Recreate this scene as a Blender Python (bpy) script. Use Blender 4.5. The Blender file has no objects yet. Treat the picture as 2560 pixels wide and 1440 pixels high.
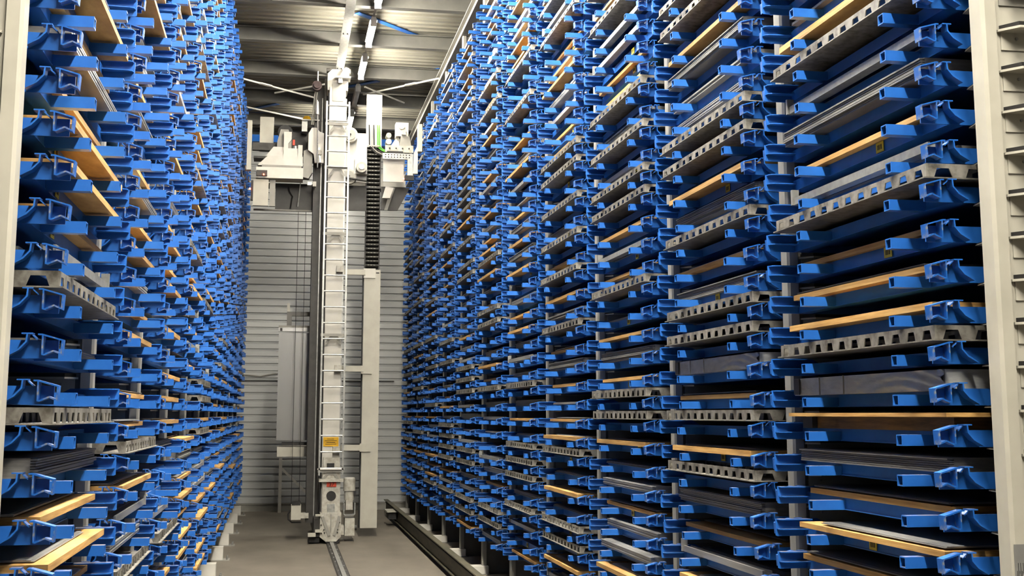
import bpy, bmesh, math, random
from mathutils import Vector
random.seed(7)
sc = bpy.context.scene
COL = sc.collection

# ------------------------------------------------------------------ camera
W, HH = 2560, 1440
FPX, CX, CY, VPX, VPY, EYE = 3089.0, 1270.0, 587.0, 703.0, 1035.0, 2.2
TH = math.atan((VPY - CY) / FPX)
PS = math.atan((CX - VPX) * math.cos(TH) / FPX)
cam_d = bpy.data.cameras.new('camera'); cam = bpy.data.objects.new('camera', cam_d); COL.objects.link(cam)
cam_d.sensor_fit = 'HORIZONTAL'; cam_d.sensor_width = 36.0; cam_d.lens = 36.0 * FPX / W
cam_d.shift_x = (W / 2 - CX) / W
cam_d.shift_y = (CY - HH / 2) / W
cam_d.clip_start = 0.05; cam_d.clip_end = 200
FW = Vector((math.sin(PS) * math.cos(TH), math.cos(PS) * math.cos(TH), math.sin(TH)))
RT = Vector((math.cos(PS), -math.sin(PS), 0)); UP = RT.cross(FW)
cam.location = (0, 0, EYE)
cam.rotation_euler = FW.to_track_quat('-Z', 'Y').to_euler()
sc.camera = cam

def proj(x, y, z):
    d = Vector((x, y, z - EYE)); k = max(d.dot(FW), .05)
    return CX + FPX * d.dot(RT) / k, CY - FPX * d.dot(UP) / k

# ------------------------------------------------------------------ world, exposure
wd = bpy.data.worlds.new('hall_air'); sc.world = wd; wd.use_nodes = True
wd.node_tree.nodes['Background'].inputs[0].default_value = (.85, .92, 1, 1)
wd.node_tree.nodes['Background'].inputs[1].default_value = .0
sc.view_settings.view_transform = 'Standard'; sc.view_settings.look = 'None'
sc.view_settings.gamma = 1; sc.view_settings.use_curve_mapping = False
sc.view_settings.exposure = 3.15
sc.cycles.use_denoising = True
sc.cycles.max_bounces = 4; sc.cycles.use_adaptive_sampling = True; sc.cycles.adaptive_threshold = .05; sc.cycles.adaptive_min_samples = 16; sc.cycles.diffuse_bounces = 2; sc.cycles.glossy_bounces = 2
sc.cycles.sample_clamp_indirect = 4
LAMP_E = 62.0
LAMP_COL = (1.0, .93, .80)

# ------------------------------------------------------------------ materials
MATS = {}
ALB = .6      # how much light the paints give back
def nodes(name):
    m = bpy.data.materials.new(name); m.use_nodes = True
    nt = m.node_tree; b = nt.nodes['Principled BSDF']; MATS[name] = m; b.inputs['Specular IOR Level'].default_value = .32
    return m, nt, b
def noise(nt, scale, detail=3, vec=None, rough=.6):
    n = nt.nodes.new('ShaderNodeTexNoise'); n.inputs['Scale'].default_value = scale
    n.inputs['Detail'].default_value = detail; n.inputs['Roughness'].default_value = rough
    if vec is not None: nt.links.new(vec, n.inputs['Vector'])
    return n
def ramp(nt, fac, stops):
    r = nt.nodes.new('ShaderNodeValToRGB'); nt.links.new(fac, r.inputs[0])
    el = r.color_ramp.elements
    while len(el) < len(stops): el.new(.5)
    for e, (p, c) in zip(el, stops): e.position = p; e.color = (*c, 1)
    return r
def coords(nt, scale=(1, 1, 1), kind='Object'):
    t = nt.nodes.new('ShaderNodeTexCoord'); mp = nt.nodes.new('ShaderNodeMapping')
    nt.links.new(t.outputs[kind], mp.inputs[0]); mp.inputs['Scale'].default_value = scale
    return mp.outputs[0]
def mat(name, c1, c2, scale=6, rough=.5, metal=0.0, stretch=(1, 1, 1), bump=0.0, per_object=0.0, spread=(.35, .65), detail=3):
    m, nt, b = nodes(name)
    v = coords(nt, stretch)
    n = noise(nt, scale, detail, v)
    c1 = [a * ALB for a in c1]; c2 = [a * ALB for a in c2]
    r = ramp(nt, n.outputs[0], [(spread[0], c1), (spread[1], c2)])
    out = r.outputs[0]
    if per_object:
        oi = nt.nodes.new('ShaderNodeObjectInfo'); mr = nt.nodes.new('ShaderNodeMapRange')
        nt.links.new(oi.outputs['Random'], mr.inputs[0])
        mr.inputs[3].default_value = 1 - per_object; mr.inputs[4].default_value = 1 + per_object * .5
        mx = nt.nodes.new('ShaderNodeVectorMath'); mx.operation = 'SCALE'
        nt.links.new(out, mx.inputs[0]); nt.links.new(mr.outputs[0], mx.inputs['Scale']); out = mx.outputs[0]
    nt.links.new(out, b.inputs['Base Color'])
    b.inputs['Roughness'].default_value = rough; b.inputs['Metallic'].default_value = metal
    if bump:
        bp = nt.nodes.new('ShaderNodeBump'); bp.inputs['Strength'].default_value = bump; bp.inputs['Distance'].default_value = .01
        nt.links.new(n.outputs[0], bp.inputs['Height']); nt.links.new(bp.outputs[0], b.inputs['Normal'])
    return m
def glow(name, col, e):
    m, nt, b = nodes(name); b.inputs['Base Color'].default_value = (*col, 1)
    b.inputs['Emission Color'].default_value = (*col, 1); b.inputs['Emission Strength'].default_value = e
    return m

def blue_paint():
    m, nt, b = nodes('blue_paint')
    v = coords(nt)
    n = noise(nt, 9, 4, v)
    r = ramp(nt, n.outputs[0], [(.3, (.0096, .078, .31)), (.7, (.0145, .102, .385))])
    # settled dust lies on what faces up, in patches
    g = nt.nodes.new('ShaderNodeNewGeometry'); sx = nt.nodes.new('ShaderNodeSeparateXYZ'); nt.links.new(g.outputs['Normal'], sx.inputs[0])
    mr = nt.nodes.new('ShaderNodeMapRange'); nt.links.new(sx.outputs[2], mr.inputs[0]); mr.inputs[1].default_value = .6; mr.inputs[2].default_value = .95
    n2 = noise(nt, 14, 3, v); mr2 = nt.nodes.new('ShaderNodeMapRange'); nt.links.new(n2.outputs[0], mr2.inputs[0])
    mr2.inputs[1].default_value = .3; mr2.inputs[2].default_value = .6; mr2.inputs[4].default_value = .85
    mu = nt.nodes.new('ShaderNodeMath'); mu.operation = 'MULTIPLY'; nt.links.new(mr.outputs[0], mu.inputs[0]); nt.links.new(mr2.outputs[0], mu.inputs[1])
    mx = nt.nodes.new('ShaderNodeMix'); mx.data_type = 'RGBA'; nt.links.new(mu.outputs[0], mx.inputs['Factor'])
    nt.links.new(r.outputs[0], mx.inputs['A']); mx.inputs['B'].default_value = (.17, .145, .12, 1)
    nt.links.new(mx.outputs['Result'], b.inputs['Base Color']); b.inputs['Roughness'].default_value = .38
    return m
M_BLUE = blue_paint()
M_WORN = mat('blue_paint_worn', (.014, .14, .57), (.30, .32, .34), 30, .42, .15, spread=(.54, .70))
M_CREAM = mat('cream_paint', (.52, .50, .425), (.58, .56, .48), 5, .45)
M_POST = mat('grey_white_post_paint', (.37, .36, .325), (.43, .42, .38), 5, .5)
M_WHITE = mat('white_paint', (.66, .64, .57), (.74, .72, .66), 4, .4)
M_OLDWHITE = mat('scuffed_white_paint', (.40, .38, .32), (.62, .60, .53), 12, .5)
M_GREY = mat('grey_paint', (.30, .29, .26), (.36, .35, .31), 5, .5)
M_SHEET = mat('dark_grey_web_shade', (.15, .146, .135), (.19, .185, .17), 5, .55)  # post paint darkened to stand for shade on side sheets; plain grey on brackets
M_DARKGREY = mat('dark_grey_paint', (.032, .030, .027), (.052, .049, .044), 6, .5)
M_BLACK = mat('black_rubber', (.012, .012, .012), (.022, .02, .02), 12, .55)
M_GALV = mat('galvanised_steel', (.36, .365, .35), (.50, .505, .48), 18, .36, .55)
M_WALL = mat('galvanised_cladding', (.56, .575, .57), (.64, .655, .645), 1.2, .32, .2, (.3, 1, 3))
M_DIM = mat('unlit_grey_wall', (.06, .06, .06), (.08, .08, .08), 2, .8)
M_BRUSHED = mat('brushed_cabinet', (.30, .30, .295), (.34, .34, .335), 1.2, .34, .5, (1, 1, .2))
M_ROOF = mat('galvanised_roof_deck', (.32, .305, .25), (.36, .345, .285), .8, .34, .4, (.2, 1, 1))
M_PURLIN = mat('purlin_paint', (.12, .117, .105), (.15, .147, .13), 4, .5)
M_CONC = mat('concrete', (.150, .132, .104), (.235, .208, .168), 1.4, .68, 0, (1, .6, 1), .15, detail=8, spread=(.3, .72))
M_STEEL = mat('sheet_steel', (.24, .236, .225), (.36, .352, .335), 10, .42, .3, (1, .25, 6), per_object=.35)
M_SILVER = mat('bright_aluminium', (.50, .50, .49), (.66, .66, .65), 9, .32, .6, (1, .2, 5), per_object=.25)
M_COMB = mat('stained_zinc', (.12, .108, .09), (.36, .345, .31), 17, .45, .35, per_object=.2, spread=(.32, .6), detail=5)
M_WOOD = mat('pine_board', (.42, .215, .055), (.70, .43, .15), 9, .6, 0, (1, .35, 9), per_object=.28, detail=5)
M_DWOOD = mat('brown_timber', (.10, .055, .025), (.26, .14, .05), 9, .65, 0, (1, .5, 5), detail=5)
M_WRAP = mat('plastic_wrap', (.42, .43, .43), (.53, .54, .54), 7, .3, 0, (1, 1, 3), .5)
M_YELLOW = mat('yellow_label', (.66, .52, .03), (.72, .58, .04), 8, .5)
M_AMBER = mat('amber_sign', (.78, .43, .01), (.82, .47, .012), 8, .5)
M_RED = mat('red_sign', (.72, .07, .03), (.76, .09, .04), 8, .5)
M_INK = mat('black_ink', (.012, .012, .012), (.02, .02, .02), 8, .6)
M_MAROON = mat('dark_red_ball', (.022, .006, .006), (.034, .009, .008), 8, .5)
M_GREEN = mat('green_cable', (.10, .42, .05), (.14, .5, .07), 8, .5)
M_OLIVE = mat('olive_rail', (.055, .055, .032), (.13, .115, .07), 5, .55, 0, (1, .3, 2))
M_CARD = mat('grey_card', (.22, .22, .21), (.28, .28, .27), 8, .7)
M_LAMP = glow('lamp_tube', LAMP_COL, LAMP_E)
M_LED = glow('red_led', (1, .06, .02), 6)
M_FLAG_R = mat('red_tape', (.55, .05, .03), (.6, .07, .04), 8)
M_FLAG_G = mat('green_tape', (.03, .13, .05), (.04, .16, .06), 8)
M_FLAG_W = mat('white_tape', (.7, .7, .67), (.76, .76, .72), 8)

# ------------------------------------------------------------------ mesh helpers
class MB:
    def __init__(s): s.v = []; s.f = []
    def box(s, x0, x1, y0, y1, z0, z1):
        n = len(s.v)
        s.v += [(x, y, z) for z in (z0, z1) for y in (y0, y1) for x in (x0, x1)]
        s.f += [tuple(n + i for i in q) for q in ((0, 2, 3, 1), (4, 5, 7, 6), (0, 1, 5, 4), (2, 6, 7, 3), (0, 4, 6, 2), (1, 3, 7, 5))]
        return s
    def prism(s, poly, ax, a0, a1):
        n = len(s.v); k = len(poly)
        mp = {'x': lambda p, q, a: (a, p, q), 'y': lambda p, q, a: (p, a, q), 'z': lambda p, q, a: (p, q, a)}[ax]
        s.v += [mp(p, q, a0) for p, q in poly] + [mp(p, q, a1) for p, q in poly]
        s.f += [tuple(n + i for i in range(k)), tuple(n + k + i for i in reversed(range(k)))]
        s.f += [(n + i, n + (i + 1) % k, n + k + (i + 1) % k, n + k + i) for i in range(k)]
        return s
    def ribbon(s, pts, t, ax, a0, a1, closed=False):
        """a bent strip of thickness t, drawn in the plane across ax and run from a0 to a1"""
        k = len(pts); P = [Vector(p) for p in pts]; off = []
        for i in range(k):
            a = P[i - 1] if (closed or i > 0) else None; c = P[(i + 1) % k] if (closed or i < k - 1) else None
            d1 = (P[i] - a).normalized() if a is not None else None; d2 = (c - P[i]).normalized() if c is not None else None
            if d1 is None: d1 = d2
            if d2 is None: d2 = d1
            n1 = Vector((-d1.y, d1.x)); n2 = Vector((-d2.y, d2.x)); m = (n1 + n2)
            m = m.normalized() if m.length > 1e-6 else n1
            off.append(P[i] + m * (t / max(.4, m.dot(n1))))
        n = len(s.v)
        mp = {'x': lambda p, a: (a, p[0], p[1]), 'y': lambda p, a: (p[0], a, p[1]), 'z': lambda p, a: (p[0], p[1], a)}[ax]
        for a in (a0, a1):
            for q in (P, off): s.v += [mp(p, a) for p in q]
        A, B, C, D = n, n + k, n + 2 * k, n + 3 * k
        for i in range(k if closed else k - 1):
            j = (i + 1) % k
            s.f += [(A + i, A + j, C + j, C + i), (B + i, D + i, D + j, B + j), (A + i, B + i, B + j, A + j), (C + i, C + j, D + j, D + i)]
        if not closed:
            for i in (0, k - 1): s.f.append((A + i, B + i, D + i, C + i))
        return s
    def cyl(s, c, r, ax, a0, a1, seg=16, r2=None):
        n = len(s.v); r2 = r if r2 is None else r2
        mp = {'x': lambda p, q, a: (a, p, q), 'y': lambda p, q, a: (p, a, q), 'z': lambda p, q, a: (p, q, a)}[ax]
        for a, rr in ((a0, r), (a1, r2)):
            s.v += [mp(c[0] + rr * math.cos(2 * math.pi * i / seg), c[1] + rr * math.sin(2 * math.pi * i / seg), a) for i in range(seg)]
        s.f += [tuple(n + i for i in range(seg)), tuple(n + seg + i for i in reversed(range(seg)))]
        s.f += [(n + i, n + (i + 1) % seg, n + seg + (i + 1) % seg, n + seg + i) for i in range(seg)]
        return s
    def tube(s, pts, r, seg=8):
        P = [Vector(p) for p in pts]; n = len(s.v); k = len(P); u = None
        for i in range(k):
            t = (P[min(i + 1, k - 1)] - P[max(i - 1, 0)]).normalized()
            u = (t.cross(Vector((0, 0, 1))) if abs(t.z) < .95 else t.cross(Vector((1, 0, 0)))).normalized() if u is None else (u - t * u.dot(t)).normalized()
            w = t.cross(u)
            s.v += [tuple(P[i] + (u * math.cos(2 * math.pi * j / seg) + w * math.sin(2 * math.pi * j / seg)) * r) for j in range(seg)]
        s.f += [tuple(n + i for i in range(seg)), tuple(n + (k - 1) * seg + i for i in reversed(range(seg)))]
        for i in range(k - 1):
            s.f += [(n + i * seg + j, n + i * seg + (j + 1) % seg, n + (i + 1) * seg + (j + 1) % seg, n + (i + 1) * seg + j) for j in range(seg)]
        return s
    def bar(s, p, q, w, h):
        """a straight rectangular bar from p to q"""
        p, q = Vector(p), Vector(q); t = (q - p).normalized()
        u = t.cross(Vector((0, 0, 1))) if abs(t.z) < .95 else t.cross(Vector((1, 0, 0)))
        u.normalize(); v = t.cross(u); n = len(s.v)
        for e in (p, q):
            for a, b in ((-1, -1), (1, -1), (1, 1), (-1, 1)): s.v.append(tuple(e + u * a * w / 2 + v * b * h / 2))
        s.f += [(n, n + 1, n + 2, n + 3), (n + 7, n + 6, n + 5, n + 4)] + [(n + i, n + 4 + i, n + 4 + (i + 1) % 4, n + (i + 1) % 4) for i in range(4)]
        return s
    def add(s, o, off=(0, 0, 0), sx=1):
        n = len(s.v); s.v += [(x * sx + off[0], y + off[1], z + off[2]) for x, y, z in o.v]
        s.f += [tuple(n + i for i in q) for q in o.f]
        return s
    def mesh(s, name, m, sx=1, smooth=False):
        me = bpy.data.meshes.new(name)
        me.from_pydata([(x * sx, y, z) for x, y, z in s.v], [], s.f)
        bm = bmesh.new(); bm.from_mesh(me); bmesh.ops.recalc_face_normals(bm, faces=bm.faces); bm.to_mesh(me); bm.free()
        me.materials.append(m)
        if smooth:
            me.shade_smooth(); me.set_sharp_from_angle(angle=math.radians(35))
        me.update()
        return me
def put(name, me, parent=None, loc=(0, 0, 0)):
    o = bpy.data.objects.new(name, me); COL.objects.link(o); o.location = loc
    if parent is not None: o.parent = parent
    return o
def make(name, mb, m, parent=None, loc=(0, 0, 0), smooth=False): return put(name, mb.mesh(name, m, smooth=smooth), parent, loc)
def tag(o, label, cat, group=None, kind=None):
    o['label'] = label
    if cat: o['category'] = cat
    if group: o['group'] = group
    if kind: o['kind'] = kind
    return o
def thing(name, loc, label, cat, group=None):
    e = bpy.data.objects.new(name, None); e.empty_display_size = .1; COL.objects.link(e); e.location = loc
    return tag(e, label, cat, group)
def struct(name, mb, m, label=None):
    o = make(name, mb, m); o['kind'] = 'structure'
    if label: o['label'] = label
    return o
ONES = 'zero first second third fourth fifth sixth seventh eighth ninth tenth eleventh twelfth thirteenth fourteenth fifteenth sixteenth seventeenth eighteenth nineteenth'.split()
def ordinal(n):
    if n < 20: return ONES[n]
    t = ('twenty', 'thirty', 'forty', 'fifty')[n // 10 - 2]
    return (t[:-1] + 'ieth') if n % 10 == 0 else t + '-' + ONES[n % 10]

# ------------------------------------------------------------------ the hall
XL, XR, YF, YB, ZC = -4.2, 6.1, -5.0, 29.4, 8.90
struct('floor', MB().box(XL, XR, YF, YB, -.2, 0), M_CONC, 'worn grey-brown concrete floor of the storage aisle')
def ribbed(a0, a1, pitch, flat, depth):
    pts = []; a = a0
    while a < a1:
        pts += [(a, 0), (a + flat, 0), (a + flat + (pitch - flat) * .25, depth), (a + pitch - (pitch - flat) * .25, depth)]; a += pitch
    return pts
pr = ribbed(.18, 9.2, .168, .112, .028)
struct('wall_back', MB().prism([(YB + d, z) for z, d in pr] + [(YB + .2, pr[-1][0]), (YB + .2, .18)], 'x', XL, XR), M_WALL, 'galvanised wall of horizontal ribbed cladding behind the crane')
for s in (-1, 1):
    x = XR if s > 0 else XL
    struct('wall_right' if s > 0 else 'wall_left', MB().box(min(x, x + .15 * s), max(x, x + .15 * s), YF, YB + .2, 0, 9.3), M_DIM)
struct('wall_front', MB().box(XL, XR, YF - .15, YF, 0, 9.3), M_DIM)
pr = ribbed(YF, YB + .2, .21, .10, .055)
struct('ceiling', MB().prism([(y, ZC + d) for y, d in pr] + [(pr[-1][0], ZC + .25), (YF, ZC + .25)], 'x', XL, XR), M_ROOF, 'ribbed galvanised roof deck above the aisle')
struct('baseboard_back', MB().box(XL, XR, YB - .05, YB, 0, .155).box(XL, XR, YB - .07, YB, .155, .175), M_GREY, 'grey plinth rail along the foot of the cladding')

# bays: the far edge of every upright along the aisle
BAY = {1: [4.59, 6.66, 8.78, 10.96, 13.14, 15.33, 17.52, 19.70, 21.88, 24.08, 26.20, 28.30],
       -1: [4.76, 6.89, 9.08, 11.25, 13.43, 15.55, 17.70, 19.85, 22.00, 24.12, 26.25, 28.35]}
FRONT = {1: 2.67, -1: -.81}          # the cassettes' aisle ends
POST = {1: 2.80, -1: -.975}          # the uprights' aisle faces
SIDE = {1: 'right rack', -1: 'left rack'}
Z0, DZ, KMIN = 2.155, .173, -9
KTOP = {1: 34, -1: 35}
DEPTH = 2.9

# purlins and edge beams of the roof
for i in range(13):
    y = 2.05 + 2.135 * i
    o = struct('trim_%d' % (i + 1), MB().box(-1.1, 2.94, y - .12, y + .02, 8.62, 8.635).box(-1.1, 2.94, y - .055, y - .045, 8.635, 8.85).box(-1.1, 2.94, y - .12, y + .02, 8.85, 8.865), M_PURLIN)
    o['label'] = 'grey roof purlin crossing the aisle, %s from the camera' % ordinal(i + 1)
for j, (x, n) in enumerate(((2.77, 'right'), (-1.07, 'left'))):
    o = struct('trim_%d' % (20 + j), MB().box(x, x + .14, 3.0, 29.3, 8.40, 8.42).box(x + .06, x + .08, 3.0, 29.3, 8.42, 8.60).box(x, x + .14, 3.0, 29.3, 8.60, 8.62), M_GREY)
    o['label'] = 'long grey edge beam on top of the %s rack' % n
# blue flat braces under the roof
BR = [((-.6, 19.55), (.8, 20.15)), ((1.1, 20.55), (2.95, 22.35)), ((2.95, 23.75), (2.0, 24.7)), ((.1, 26.5), (1.8, 24.9)), ((-.95, 27.9), (-.25, 27.2))]
for i, (a, b) in enumerate(BR):
    o = make('roof_brace', MB().bar((a[0] * .981, a[1] * .981, 8.88), (b[0] * .981, b[1] * .981, 8.88), .11, .012), M_BLUE)
    tag(o, '%s blue flat brace slanting beneath the roof deck, counted from the camera' % ordinal(i + 1), 'brace', 'blue roof braces')
o = make('roof_edge_strip', MB().box(-1.2, 3.0, 28.55, 28.95, 8.44, 8.60), M_BLUE)
tag(o, 'wide dark blue crossbeam under the roof by the back wall', 'beam')
RODS = [((-.93, 23.2), (.64, 24.57), .3, 8.48), ((2.80, 22.7), (1.45, 24.17), .36, 8.52), ((1.43, 23.4), (2.3, 24.5), 0, 8.47), ((-.93, 25.5), (.58, 26.6), 0, 8.50), ((-.29, 24.4), (.67, 23.56), 0, 8.53)]
for i, (a, b, t, rz) in enumerate(RODS):
    e = thing('tension_rod', (*a, rz), '%s pale tension rod crossing under the roof near the back wall' % ordinal(i + 1), 'rod', 'roof tension rods')
    d = Vector((b[0] - a[0], b[1] - a[1], 0))
    make('rod', MB().tube([(0, 0, 0), tuple(d)], .018, 6), M_WHITE, e)
    if t:
        c = d * t; L = d.normalized()
        make('turnbuckle', MB().ribbon([(c.x + L.x * u * .2 - L.y * w * .045, c.y + L.y * u * .2 + L.x * w * .045) for u, w in ((-1, 0), (-.6, -1), (.6, -1), (1, 0), (.6, 1), (-.6, 1))], .016, 'z', -.012, .012, True), M_WHITE, e)

# ------------------------------------------------------------------ lamps
def tube_lamp(x, y, z, label, group, twin=False, L=1.22, lit=True):
    e = thing('tube_lamp', (x, y, z), label, 'lamp', group)
    w = .13 if twin else .06
    make('housing', MB().prism([(-w, .05), (w, .05), (w - .03, .11), (.03 - w, .11)], 'y', 0, L), M_WHITE, e)
    for dx in ((-.07, .07) if twin else (0,)):
        make('glass_tube', MB().cyl((dx, 0), .045, 'y', .02, L - .02, 12), M_LAMP if lit else M_WHITE, e, smooth=True)
    make('end_cap', MB().box(.01 - w, w - .01, -.02, .02, -.05, .06), M_WHITE, e); make('end_cap', MB().box(.01 - w, w - .01, L - .02, L + .02, -.05, .06), M_WHITE, e)
    return e
for i in range(13):
    tube_lamp(1.32, 21.6 - 2.1 * i, 8.50, 'glowing fluorescent tube lamp under the roof, %s on the camera side of the mast' % ordinal(i + 1), 'tube lamps over the aisle')
tube_lamp(1.32, 23.7, 8.50, 'unlit tube lamp under the roof behind the mast head', 'tube lamps over the aisle', lit=False)
tube_lamp(1.32, 25.8, 8.50, 'glowing tube lamp under the roof close to the back wall', 'tube lamps over the aisle')
o = make('cable_tray', MB().box(1.305, 1.335, -4.5, 28.2, 8.612, 8.619), M_GREY); tag(o, 'narrow grey cable tray above the row of tube lamps', 'cable tray')
# second row of twin lamps, added out of view to brighten the near bays
for i in range(8):
    tube_lamp(1.125, 12.6 - 2.1 * i, 8.50, '%s twin tube lamp of an added, unseen second row' % ordinal(i + 1), 'added lamps brightening the near bays', True, 1.5)
# rail under the roof that guides the crane's head
e = thing('crane_guide_rail', (.91, 3.0, 8.56), 'grey bolted guide rail running under the roof above the mast', 'rail')
make('flange', MB().box(-.075, .075, 0, 26, 0, .015), M_GALV, e); make('web', MB().box(-.008, .008, 0, 26, .015, .058), M_GALV, e)
for y in [13.0 + 2.16 * i for i in range(6)]:
    for x in (-.035, .035): make('bolt', MB().cyl((x, y), .018, 'z', -.02, 0, 8), M_BLACK, e)

# ------------------------------------------------------------------ cassette parts (built once per rack side)
def cassette_parts():
    P = []
    loop = [(.006, -.022), (.084, 0), (.084, -.080), (.074, -.083), (.040, -.068), (.010, -.081)]
    hook = [(.212, -.083), (.168, -.058), (.143, -.030), (.140, 0)]
    for nm, y0, y1 in (('guide_shoe', .022, .07), ('guide_shoe', 1.76, 1.80)):
        b = MB().ribbon(loop, -.006, 'y', y0, y1, True)
        b.box(.084, .098, y0, y1, -.006, 0)
        P.append((nm, b, M_WORN))
    for nm, y0, y1 in (('pull_hook', .022, .07), ('pull_hook', 1.76, 1.785)):
        b = MB().ribbon(hook, .006, 'y', y0, y1); b.box(.118, .158, y0, y1, -.002, .003)
        b.ribbon([(.120, -.002), (.098, -.022)], .004, 'y', y0 + .01, y1)
        P.append((nm, b, M_BLUE))
    b = MB().prism([(.03, -.022), (.03, -.092), (DEPTH, -.092), (DEPTH, -.022)], 'y', .07, .078)
    P.append(('side_rail', b, M_BLUE))
    b = MB().prism([(0, 0), (.0, -.088), (.008, -.092), (DEPTH, -.092), (DEPTH, -.031), (.3, -.031), (.24, 0)], 'y', 1.752, 1.76)
    fl = [(.004, 1.754), (.010, 1.722), (.03, 1.712), (.19, 1.700), (.19, 1.754)]
    b.prism(fl, 'z', -.005, .0).prism(fl, 'z', -.056, -.051)
    P.append(('side_rail', b, M_BLUE))
    P.append(('front_beam', MB().box(.165, .235, .078, 1.752, -.092, -.030).box(.160, .166, .078, 1.752, -.092, -.087), M_BLUE))
    P.append(('deck_plate', MB().box(.235, DEPTH, .078, 1.752, -.05, -.030), M_BLUE))
    for y in (.30, 1.27):
        P.append(('stub_tube', MB().ribbon([(y, -.092), (y + .052, -.092), (y + .052, -.044), (y, -.044)], .005, 'x', -.012, .166, True), M_BLUE))
    return P
CP = cassette_parts()
CME = {s: [(n, b.mesh(n, m, s)) for n, b, m in CP] for s in (1, -1)}
ALL = MB()
for n, b, m in CP: ALL.add(b)
PLATE = {s: MB().box(.157, .160, 0, .075, -.084, -.034).mesh('number_plate', M_YELLOW, s) for s in (1, -1)}
PLATE_INK = {s: MB().box(.1562, .157, .016, .025, -.071, -.047).box(.1562, .157, .030, .034, -.071, -.047).box(.1562, .157, .040, .048, -.071, -.047).box(.1562, .157, .053, .060, -.071, -.047).mesh('printed_number', M_INK, s) for s in (1, -1)}

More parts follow.
